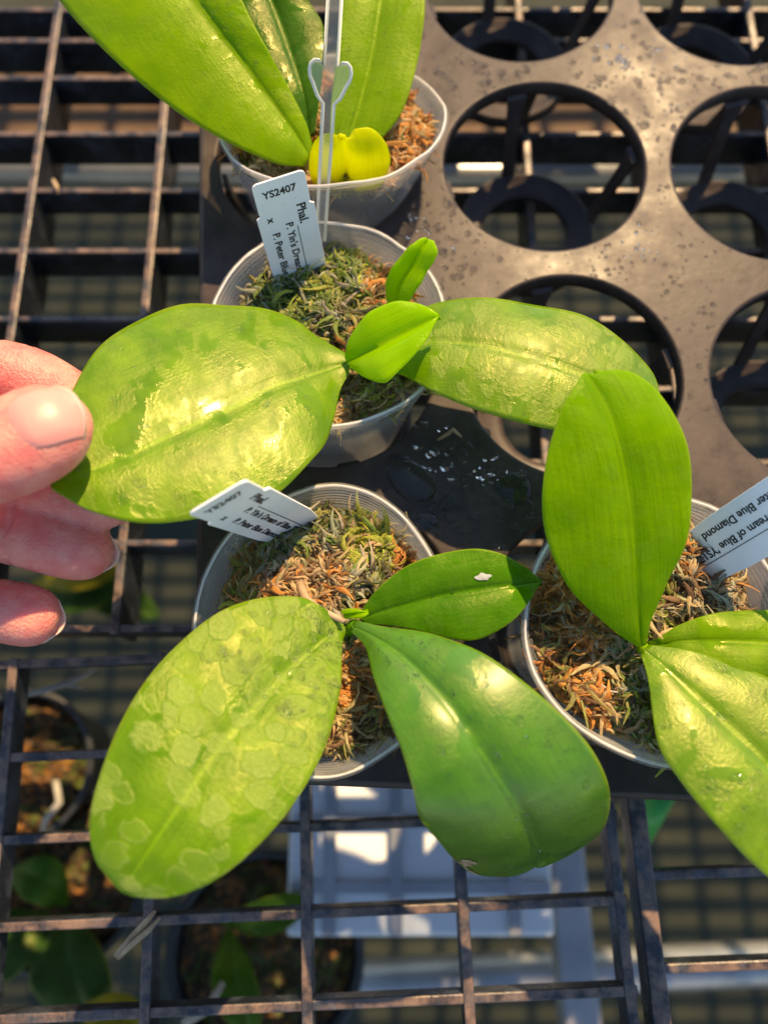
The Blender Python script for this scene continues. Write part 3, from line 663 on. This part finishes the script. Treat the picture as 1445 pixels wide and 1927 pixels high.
def zA(x, y, n): return ['orange', 'tan', 'orange'] if n > -.1 else ['tan', 'brown', 'olive']
def zB(x, y, n):
    if y < -.15 and x < .25: return ['tan', 'orange', 'tan']
    if y < -.1: return ['olive', 'brown', 'bright', 'tan']
    if x > .3: return ['orange', 'tan', 'green'] if n > -.1 else ['olive', 'brown']
    return ['green', 'bright', 'green', 'grey'] if n > -.15 else ['green', 'grey', 'olive', 'dark']
def zC(x, y, n):
    if y < -.15: return ['orange', 'orange', 'tan'] if y > -.62 and n > -.25 else ['tan', 'brown', 'olive']
    if x > .55 and y > .2: return ['orange', 'orange', 'brown', 'tan']
    if x < -.55: return ['olive', 'bright', 'orange', 'tan'] if n > -.1 else ['olive', 'brown']
    if .2 < x < .55 and y > .5: return ['bright', 'green', 'bright', 'tan']
    if n > .12: return ['tan', 'orange', 'tan', 'brown']
    if n > -.12: return ['grey', 'olive', 'tan', 'grey']
    return ['grey', 'green', 'olive', 'dark']
def zD(x, y, n):
    if x < -.35: return ['orange', 'orange', 'tan'] if n > -.2 else ['brown', 'orange', 'olive']
    if y > .35: return ['brown', 'grey', 'orange', 'tan']
    if x > .25: return ['brown', 'grey', 'tan']
    return ['grey', 'green', 'tan', 'olive'] if n > -.1 else ['olive', 'bright', 'brown', 'dark']
moss(rA, .10, 0, .002, zA, 'orange and tan sphagnum moss in the far pot', 11, 6000)
moss(rB, .14, 0, .0045, zB, 'green and orange sphagnum moss in the middle pot', 12)
moss(rC, .13, 0, .003, zC, 'grey green and rusty sphagnum moss in the front pot', 13, 11000)
moss(rD, .13, 0, .002, zD, 'rusty orange and grey sphagnum moss in the right pot', 14)

# ================================================================== NAME TAGS
def text_mesh(s, size):
    cu = bpy.data.curves.new('t', 'FONT'); cu.body = s; cu.size = size; cu.resolution_u = 3; cu.extrude = .00004; cu.offset = size*.022
    o = bpy.data.objects.new('t', cu); col.objects.link(o); dg = bpy.context.evaluated_depsgraph_get(); dg.update()
    me = bpy.data.meshes.new_from_object(o.evaluated_get(dg)); bpy.data.objects.remove(o); me.materials.clear(); me.materials.append(M['ink']); return me
TW, TL = .0150, .066
LINES = [('YS2407', .0031, 'h', -.0052, TL-.0052), ('Phal.', .0037, 'v', .0034, TL-.0098), ("P. Yin's Dream of Blue 'YS1706-7'", .0031, 'v', -.0008, TL-.0150), ('x', .0031, 'v', -.0056, TL-.0118), ('P. Peter Blue Diamond', .0031, 'v', -.0052, TL-.0172), ('Blo', .0027, 'v', -.0026, TL-.0485)]
TXT = [(text_mesh(a, b), k, x, y) for a, b, k, x, y in LINES]
def name_tag(TLc, TRc, BLc, label, drop=0.0, along=False):
    """corners: photograph pixel + z (mm) of the top left, top right corner and a point down the left edge"""
    tl, tr, bl = (at(p[0], p[1], p[2]*U) for p in (TLc, TRc, BLc))
    X = (tr-tl).normalized(); Y = (tl-bl); Y = (Y - X*Y.dot(X)).normalized(); Z = X.cross(Y); wd = (tr-tl).length; s = wd/TW
    if along:                                   # the long edge is the one seen
        Y = (tl-bl).normalized(); X = (tr-tl); X = (X - Y*X.dot(Y)).normalized(); Z = X.cross(Y); wd = .0146; s = wd/TW
    mid_top = tl + X*wd/2; org = mid_top - Y*TL*s
    root = bpy.data.objects.new('name_tag', None); col.objects.link(root); root.empty_display_size = .01
    root.matrix_world = Matrix(((X.x*s, Y.x*s, Z.x*s, org.x), (X.y*s, Y.y*s, Z.y*s, org.y), (X.z*s, Y.z*s, Z.z*s, org.z), (0, 0, 0, 1)))
    tag(root, label, 'name tag', 'white plant name tags')
    h = TW/2; n = .0009
    out = [(-h+.0013, TL), (h-.0013, TL), (h-.0004, TL-.0004), (h, TL-.0013), (h, TL-.0098), (h-.0004, TL-.0104), (h+.0010, TL-.0112), (h+.0008, TL*.4), (h-.001, TL*.2-drop), (0, -drop), (-h+.001, TL*.2-drop), (-h-.0008, TL*.4), (-h-.0010, TL-.0112), (-h+.0004, TL-.0104), (-h, TL-.0098), (-h, TL-.0013), (-h+.0004, TL-.0004)]
    k = len(out); v = [(x, y, .0003) for x, y in out] + [(x, y, -.0003) for x, y in out]
    f = [tuple(range(k))[::-1], tuple(range(k, 2*k))] + [(i, (i+1) % k, k+(i+1) % k, k+i) for i in range(k)]
    o = mesh_obj('tag_blade', v, f, M['tag'], root, False); bm = bmesh.new(); bm.from_mesh(o.data); bmesh.ops.recalc_face_normals(bm, faces=bm.faces); bm.to_mesh(o.data); bm.free(); bevel(o, .0001, 1)
    for me, kd, x, y in TXT:
        t = bpy.data.objects.new('printed_line', me); col.objects.link(t); t.parent = root; t.location = (x, y, .00036)
        if kd == 'v': t.rotation_euler.z = -math.pi/2
    m = MB(); m.box(.0023, .00252, TL-.052, TL-.0170, .0003, .00038); m.build('ruled_line', M['ink'], root, False)
    dr = MB()
    for _ in range(26):
        dome(dr, Vector((random.uniform(-.006, .006), random.uniform(TL*.45, TL-.003), .0003)), Vector((0, 0, 1)), random.uniform(.0002, .0006), .4)
    tag(dr.build('water_droplets', M['dew'], root), kind='stuff')
    return root
name_tag((472, 349, 50), (572, 317, 50), (514, 505, 22), 'white name tag standing upright in the middle pot beside the clear stake')
name_tag((353, 967, 55), (462, 902, 59), (470, 1007, 23), 'white name tag leaning left over the rim of the front pot')
name_tag((1585, 813, 58), (1637, 920, 55), (1315, 990, 20), 'white name tag with upside down print in the right pot', .014, True)

# ================================================================== CLEAR FLOWER STAKE
root = empty('flower_stake', at(605, 450, .012), 'clear plastic flower stake with a heart shaped stop, standing behind the name tag', 'stake')
a0 = at(603, 452, .020); a1 = at(632, -40, .066); Y = (a1-a0); Ln = Y.length; Y.normalize()
Zv = (CAMP - (a0+a1)/2); Zv = (Zv - Y*Zv.dot(Y)).normalized(); X = Y.cross(Zv)
hp = a0.lerp(a1, .645); hy = (hp-a0).dot(Y)
def stake_out(sc=1.0, inset=0.0):
    wl, wr = .0015-inset, .0015-inset
    L = []
    hs = .0056 - inset
    heart = [(wr, -.0054), (.0032*hs/.0056, -.0036), (hs*.80, -.0008), (hs*.96, .0008), (hs, .0024), (hs*.94, .0038), (hs*.78, .0046), (hs*.58, .0046), (wr+.0003, .0036)]
    right = [(wr*.8, 0)] + [(x, hy+y) for x, y in heart] + [(wr*1.15, Ln)]
    return right + [(-x, y) for x, y in reversed(right)]
def plate(name, out, t, mat, z0=0.0):
    k = len(out); v = [a0 + X*x + Y*y + Zv*(z0+t) for x, y in out] + [a0 + X*x + Y*y + Zv*(z0-t) for x, y in out]
    f = [tuple(range(k)), tuple(range(k, 2*k))[::-1]] + [(i, k+i, k+(i+1) % k, (i+1) % k) for i in range(k)]
    o = mesh_obj(name, v, f, mat, None, False); return adopt(o, root)
so_ = plate('blade', stake_out(inset=.0002), .0006, M['clear'])
m = MB(); pts = stake_out(); k = len(pts)
half = k//2
for seq in (pts[:half], pts[half:]):
    m.tube([a0 + X*x + Y*y for x, y in seq], .00052, 8)
adopt(m.build('raised_edge', M['clear_edge']), root)

# ================================================================== HAND
def skin_mat():
    q = NT('skin'); g_ = q.node('ShaderNodeNewGeometry'); P = g_.outputs['Position']
    n = q.noise(P, 140, 6, .65); f = q.noise(P, 1500, 4, .6)
    vo = q.node('ShaderNodeTexVoronoi'); q.link(P, vo.inputs['Vector']); vo.inputs['Scale'].default_value = 1600
    c = q.mix(q.ramp(n, [(.35, 0.0), (.7, 1.0)]), (.74, .185, .155), (.82, .36, .27))
    q.set(Base_Color=c, Roughness=q.ramp(n, [(.3, .36), (.7, .5)]), Normal=q.bump(q.math('ADD', q.math('ADD', f, vo.outputs['Distance']), q.math('MULTIPLY', q.noise(P, 320, 3, .6), 1.5)), .55, .00045),
          Subsurface_Weight=.8, Subsurface_Radius=(1.0, .22, .14), Subsurface_Scale=.005, Specular_IOR_Level=.5)
    return q.m
M['skin'] = skin_mat()
q = NT('nail'); q.set(Base_Color=(.79, .31, .255), Roughness=.42, Subsurface_Weight=.3, Subsurface_Radius=(1, .4, .3), Subsurface_Scale=.002); M['nail'] = q.m
q = NT('nail_tip'); q.set(Base_Color=(.82, .46, .38), Roughness=.4, Subsurface_Weight=.5, Subsurface_Radius=(1, .5, .4), Subsurface_Scale=.003); M['nail_tip'] = q.m
def P3(px, py, z): return at(px, py, z*U)
def dense(pts, rad, n=26):
    P = crom([tuple(p) for p in pts], np.linspace(0, len(pts)-1, n)); r = crom([(x, 0, 0) for x in rad], np.linspace(0, len(pts)-1, n))[:, 0]
    return [Vector(p) for p in P], list(np.maximum(r, .0004))
def finger(mb, pts, rad, sq=.9):
    p, r = dense(pts, rad); mb.tube(p, r, 20, sq=sq)
hm = MB()
TH_ = [P3(-420,1080,10), P3(-230,975,40), P3(-60,876,54.5), P3(30,838,57), P3(90,806,57), P3(125,790,56), P3(146,781,55), P3(157,777,54)]
finger(hm, TH_, [.017, .0145, .0118, .0117, .0112, .0092, .0062, .0022], .80)
IX = [P3(-420,760,14), P3(-180,703,30), P3(20,702,31), P3(130,752,29.5), P3(200,800,29), P3(232,822,29), P3(247,833,29)]
finger(hm, IX, [.0105, .0098, .0086, .0082, .0074, .0052, .002])
MD = [P3(-420,900,12), P3(-180,895,26), P3(-30,905,29), P3(90,925,31), P3(180,945,32), P3(225,957,32.5), P3(243,962,32.5)]
finger(hm, MD, [.0105, .0098, .0086, .0082, .0072, .0050, .002])
RG = [P3(-420,1010,10), P3(-160,980,22), P3(-20,992,27), P3(70,1010,28), P3(150,1032,28), P3(192,1042,27.5), P3(212,1046,27)]
finger(hm, RG, [.0100, .0092, .0085, .0088, .0084, .0062, .0022])
PK = [P3(-420,1120,6), P3(-160,1130,18), P3(-40,1142,22), P3(30,1154,23), P3(70,1163,23), P3(98,1170,22.5), P3(110,1173,22)]
finger(hm, PK, [.0090, .0085, .0080, .0081, .0076, .0054, .002])
# palm, back of the hand and wrist, out of the frame to the left
hm.tube([P3(-330,760,20), P3(-330,880,16), P3(-330,1000,12), P3(-330,1120,8)], [.010,.012,.012,.009], 20)
for py, z in ((770, 18), (880, 16), (990, 12), (1090, 8)):
    hm.tube([P3(-340,py,z), P3(-520,py*.8+200,z-8), P3(-760,py*.55+450,-8)], [.0125,.0145,.0150], 20)
hm.tube([P3(-240,975,38), P3(-420,1060,18), P3(-640,1030,-2), P3(-1000,990,-14)], [.014,.018,.022,.024], 20)
hm.tube([P3(-600,950,0), P3(-800,970,-8), P3(-1300,1000,-20)], [.021,.025,.026], 24, sq=.8)
ho = hm.build('hand', M['skin'])
rm = ho.modifiers.new('remesh', 'REMESH'); rm.mode = 'VOXEL'; rm.voxel_size = .0007; rm.use_smooth_shade = True
smo = ho.modifiers.new('smooth', 'SMOOTH'); smo.factor = .6; smo.iterations = 14
apply_mods(ho)
me = ho.data; co = np.zeros(len(me.vertices)*3, np.float32); me.vertices.foreach_get('co', co); co = co.reshape(-1, 3)
nr = np.zeros_like(co).ravel(); me.vertex_normals.foreach_get('vector', nr); nr = nr.reshape(-1, 3)
disp = np.zeros(len(co))
def crease(p, d, rad, depth=.0005, wdt=.0006):
    p = np.array(p); d = np.array(d.normalized()); rel = co - p; ax = rel@d; rr_ = np.linalg.norm(rel - ax[:, None]*d, axis=1)
    wob = .0006*np.sin(rel[:, 1]*700+rel[:, 2]*500)
    global disp; disp -= depth*np.exp(-((ax+wob)/wdt)**2)*(rr_ < rad)
crease(RG[2].lerp(RG[3], .75), RG[3]-RG[2], .013); crease(RG[2].lerp(RG[3], .40), RG[3]-RG[2], .013, .0004)
crease(IX[1].lerp(IX[2], .93), IX[2]-IX[1], .013, .0004); crease(IX[2].lerp(IX[3], .12), IX[3]-IX[2], .013, .0003)
crease(PK[2].lerp(PK[3], .1), PK[3]-PK[2], .012)
for k_ in (.35, .6, .9): crease(TH_[2].lerp(TH_[3], k_-.5), TH_[3]-TH_[2], .016, .0003, .0008)
co += nr*disp[:, None]; me.vertices.foreach_set('co', co.ravel()); me.update()
me.polygons.foreach_set('use_smooth', [True]*len(me.polygons)); me.materials.clear(); me.materials.append(M['skin'])
tag(ho, 'bare hand reaching in from the left, thumb and fingers pinching the orchid leaf', 'hand')
from mathutils.bvhtree import BVHTree
bm = bmesh.new(); bm.from_mesh(ho.data); bvh = BVHTree.FromBMesh(bm); bm.free()
def thumb_nail(c, axis, ln, wd):
    """a curved plate laid on the skin round the point of the thumb seen at c"""
    d = (c - CAMP).normalized(); hit, n_, _, _ = bvh.ray_cast(CAMP, d); up = n_.lerp(-d, .35).normalized()
    axis = (axis - up*axis.dot(up)).normalized(); sd_ = axis.cross(up); K, J = 23, 21; v, f = [], []
    for i in range(K):
        y = -1 + 2*i/(K-1)
        for j in range(J):
            x = -1 + 2*j/(J-1)
            wl = wd*(1 - .16*max(0, -y)**2); yy = ln*y*(1 - (.26 if y < 0 else .34)*abs(x)**2.4)
            p = hit + axis*yy + sd_*(x*wl); h2, n2, _, _ = bvh.ray_cast(p + up*.012, -up)
            q_ = h2 if h2 is not None else p - up*.004
            flat = hit - up*(.0030*x*x + .0009*max(0, y)**2 + .0004*y*y) + axis*yy + sd_*(x*wl)
            e = min(1, (1-abs(x))*3.2)*min(1, (1+y)*3.0)
            hgt_ = max((q_ - hit).dot(up), (flat - hit).dot(up) - .0012) if y > .55 else (q_ - hit).dot(up)
            v.append(hit + axis*yy + sd_*(x*wl) + up*(hgt_ + .00030*min(1, (1+y)*4) - .0002 + .00055*e))
    for i in range(K-1):
        for j in range(J-1): f.append((i*J+j, i*J+j+1, (i+1)*J+j+1, (i+1)*J+j))
    o = mesh_obj('fingernail', v, f, M['nail'], ho); s_ = o.modifiers.new('t', 'SOLIDIFY'); s_.thickness = .0005; s_.offset = -1
    if (v[1]-v[0]).cross(v[J]-v[0]).dot(up) < 0: o.data.flip_normals()
    o.data.materials.append(M['nail_tip'])
    for p in o.data.polygons:
        if p.index//(J-1) >= K-2: p.material_index = 1
    return o
thumb_nail(P3(88, 777, 66), P3(150, 748, 62)-P3(25, 806, 62), .0076, .0072)
def tip_nail(pts, rad):
    """nail on the far side of a fingertip: only its free edge shows past the pad"""
    d = (pts[-1]-pts[-4]).normalized(); c = pts[-3]; vw = (CAMP-c).normalized(); sd_ = d.cross(vw).normalized(); dn = sd_.cross(d)
    if dn.dot(vw) > 0: dn = -dn
    v, f = [], []; K, J = 12, 13; reach = (pts[-1]-c).length + .0010
    for i in range(K):
        y = i/(K-1)
        for j in range(J):
            x = -1 + 2*j/(J-1)
            wl = rad*(.94 if y < .5 else .94*math.sqrt(max(.0, 1-((y-.5)/.5)**2*.55)))
            v.append(c + d*(reach*y - reach*.28*abs(x)**2.2*y) + sd_*(x*wl) + dn*(rad*.55 - rad*.45*x*x*.8 - rad*.15*y))
    for i in range(K-1):
        for j in range(J-1): f.append((i*J+j, i*J+j+1, (i+1)*J+j+1, (i+1)*J+j))
    o = mesh_obj('fingernail', v, f, M['nail_tip'], ho); s_ = o.modifiers.new('t', 'SOLIDIFY'); s_.thickness = .0005; s_.offset = 0
tip_nail(RG, .0068); tip_nail(PK, .0062)

# ================================================================== LOOSE BITS
m = MB(); m.tube([at(218,1800,-.043), at(245,1768,-.0425), at(272,1738,-.042), at(292,1716,-.041)], [.0009,.0010,.0009,.0005], 7)
m.tube([at(222,1803,-.0428), at(252,1775,-.0415), at(280,1752,-.040), at(301,1728,-.039)], [.0008,.0009,.0008,.0004], 7)
tag(m.build('dry_twig', M['straw']), 'split dry straw twig lying on the front grating bars', 'twig')
m = MB(); m.tube([at(823,828,.0014), at(845,815,.0016), at(852,808,.0020), at(868,822,.0013)], [.0003,.0006,.0007,.0003], 6, sq=.5)
tag(m.build('dry_husk', M['straw']), 'small forked tan husk on the tray plate between the pots', 'husk')
m = MB(); m.tube([at(100,338,-.044), at(106,350,-.0425), at(110,364,-.043)], [.0006,.0010,.0004], 7)
tag(m.build('dry_flake', M['straw']), 'small tan flake caught on the grating above the hand', 'flake')
m = MB(); m.tube([at(562,1095,.014)+Vector((0,0,0)), at(575,1128,.017), at(600,1148,.019), at(648,1170,.0225)], [.0012,.0013,.0012,.0007], 8)
tag(m.build('dry_root', M['straw']), 'dry brown root lying over the moss of the front pot', 'root')
m = MB(); c_ = at(1160, 1265, .013)
m.tube([at(px, py, z*U) for px, py, z in ((1110,1255,11),(1122,1282,13),(1150,1302,14.5),(1190,1306,15),(1232,1296,14)) ], .00032, 6)
m2 = m
tag(m.build('thin_root', M['root']), 'thin pale root looping over the moss of the right pot', 'root')

# ================================================================== BELOW THE BENCH
def pipe(name, p, q_, r, label, cat='pipe', mat='steel'):
    mm = MB(); mm.tube([p, q_], r, 24); return tag(mm.build(name, M[mat]), label, cat)
pipe('steel_pipe', at(-300, 327, -.13), at(1900, 327, -.13), .0066, 'grey steel pipe under the far part of the grating')
pipe('steel_pipe', at(350, 1862, -.32), at(2000, 1790, -.32), .0125, 'grey steel pipe far below the front grating')
m = MB(); a_, b_ = at(1062, 1560, -.22), at(1110, 2050, -.22); dd = Vector((.0095, 0, 0))
m.add([a_-dd, a_+dd, b_+dd, b_-dd] + [p - Vector((0,0,.02)) for p in (a_-dd, a_+dd, b_+dd, b_-dd)], [(3,2,1,0),(4,5,6,7),(0,1,5,4),(1,2,6,5),(2,3,7,6),(3,0,4,7)])
tag(bevel(m.build('steel_beam', M['steel'], None, False), .002), 'square steel beam running lengthwise below the front grating', 'beam')
# sheet on the shelf below; raised strips imitate the grating mirrored in it
pr = empty('sky_tinted_sheet', at(800, 1620, -.18), 'pale plastic sheet with sky tint and grating reflection built in, below the front grating', 'plastic sheet')
A_, B_ = at(548, 1440, -.18), at(1045, 1765, -.18)
m = MB(); m.box(A_.x, B_.x, B_.y, A_.y, -.186, -.18); adopt(bevel(m.build('sheet', M['panel'], None, False), .002), pr)
for px in (622, 745, 962):
    x = at(px, 1620, -.18).x; m = MB(); m.box(x-.0028, x+.0028, B_.y+.002, A_.y-.002, -.1795, -.175); adopt(m.build('thin_strip', M['steel'], None, False), pr)
for py in (1545, 1668):
    y = at(700, py, -.18).y; m = MB(); m.box(A_.x+.002, B_.x-.002, y-.0026, y+.0026, -.1795, -.176); adopt(m.build('thin_strip', M['steel'], None, False), pr)
for i, (py0, py1) in enumerate(((20, 95), (100, 150), (158, 250))):
    a_, b_ = at(100, py1, -.36), at(100, py0, -.36)
    m = MB(); m.box(-.6, .75, a_.y, b_.y, -.385, -.36 - .004*i)
    tag(bevel(m.build('wooden_board', M['wood'], None, False), .003), ('brown wooden board under the bench, farthest of three', 'brown wooden board under the bench, middle of three', 'brown wooden board under the bench, nearest of three')[i], 'board', 'wooden boards under the far side of the bench')
pipe('green_stake', at(1195, 1590, -.16), at(1262, 1470, -.13), .0052, 'bright green plastic stake under the right grating', 'stake', 'greenstake')
# potted plants on the shelf below
def low_pot(px, py, z, r, label, mosscol):
    c = at(px, py, z); mm = MB(); K = 40
    prof = [(r*.72, -.06), (r*.98, 0), (r*1.04, .001), (r*1.04, .004), (r*.97, .004), (r*.93, -.006)]
    for rr_, zz in prof:
        for k in range(K): mm.v.append((rr_*math.cos(2*math.pi*k/K), rr_*math.sin(2*math.pi*k/K), zz))
    for j in range(len(prof)-1):
        for k in range(K): mm.f.append((j*K+k, j*K+(k+1) % K, (j+1)*K+(k+1) % K, (j+1)*K+k))
    mm.f.append(tuple(range(K))[::-1])
    o = mm.build('nursery_pot', M['blackpot']); o.location = c; tag(o, label, 'plant pot')
    rp = lambda t, a, dr=0.0: Vector((c.x + (r*.94+dr)*math.cos(a), c.y + (r*.94+dr)*math.sin(a), c.z-.004))
    return rp
lp = [low_pot(40, 1440, -.17, .034, 'black nursery pot below the grating at the left edge, holding rusty moss', 0), low_pot(110, 1650, -.20, .042, 'black nursery pot below the grating under the chalky leaf', 0), low_pot(500, 1800, -.19, .045, 'black nursery pot below the grating beside the white sheet', 0)]
def zL(x, y, n): return ['brown', 'orange', 'dark'] if n > 0 else ['dark', 'brown', 'green']
for i, rp in enumerate(lp):
    moss(rp, 0, 0, .004, zL, ('brown moss in the black pot at the left edge below', 'brown moss in the black pot under the chalky leaf', 'brown moss in the black pot beside the white sheet')[i], 31+i, 700)
def low_plant(base, leaves, label):
    r_ = empty('orchid_plant', at(*base), label, 'orchid')
    for st, mt in leaves: leaf(r_, st, mt, .08, 1, 1, .0014, 40, 8)
    return r_
def simple_leaf(b, t, wpx, z0, z1):
    """stations for a plain leaf from pixel b to pixel t"""
    b, t = Vector(b), Vector(t); d = (t-b); nrm = Vector((-d.y, d.x)).normalized(); st = []
    for k, wv in ((0, .12), (.12, .45), (.3, .85), (.5, 1), (.7, .92), (.86, .62), (.96, .28), (1, .03)):
        c = b + d*k + nrm*wpx*.15*math.sin(k*3.1); st.append((tuple(c+nrm*wpx*wv*.5), tuple(c), tuple(c-nrm*wpx*wv*.5), (z0+(z1-z0)*k + 12*math.sin(k*3.1))))
    return st
mYel = leaf_mat('yellowing_leaf', (.20,.20,.01), (.40,.30,.01), (.4,.4,.02), 0, 1, .2, .4, .3, 31)
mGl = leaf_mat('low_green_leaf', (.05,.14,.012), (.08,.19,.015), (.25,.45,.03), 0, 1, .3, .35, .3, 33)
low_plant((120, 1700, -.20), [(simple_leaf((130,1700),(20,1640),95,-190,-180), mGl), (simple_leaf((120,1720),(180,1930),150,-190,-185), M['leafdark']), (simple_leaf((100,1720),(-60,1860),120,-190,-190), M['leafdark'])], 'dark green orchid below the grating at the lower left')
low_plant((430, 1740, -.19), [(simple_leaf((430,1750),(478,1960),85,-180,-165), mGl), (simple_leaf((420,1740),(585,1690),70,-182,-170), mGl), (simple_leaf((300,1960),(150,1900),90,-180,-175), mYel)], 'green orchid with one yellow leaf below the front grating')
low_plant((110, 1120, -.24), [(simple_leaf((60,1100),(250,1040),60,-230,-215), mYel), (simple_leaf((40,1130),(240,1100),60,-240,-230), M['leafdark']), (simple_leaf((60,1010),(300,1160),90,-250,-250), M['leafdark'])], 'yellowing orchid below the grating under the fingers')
m = MB(); m.tube([at(25,1312,-.07), at(80,1300,-.068), at(130,1285,-.066), at(165,1268,-.07), at(195,1245,-.072)], [.0011,.0013,.0013,.0010,.0006], 8); m.tube([at(118,1288,-.067), at(140,1292,-.068), at(158,1296,-.07)], [.0010,.0008,.0004], 7)
tag(m.build('aerial_root', M['root']), 'grey forked root below the grating left of the chalky leaf', 'root')
m = MB(); m.tube([at(105,1470,-.15), at(112,1510,-.148), at(85,1545,-.15), at(78,1570,-.155)], [.0016,.0018,.0014,.0008], 8)
tag(m.build('aerial_root', M['root']), 'grey root bent over the black pot at the left edge', 'root')
m = MB(); m.tube([at(345,1927,-.14), at(390,1900,-.138), at(420,1850,-.14)], [.0018,.0020,.0012], 8)
tag(m.build('aerial_root', M['root']), 'pale green root below the front grating at the bottom', 'root')
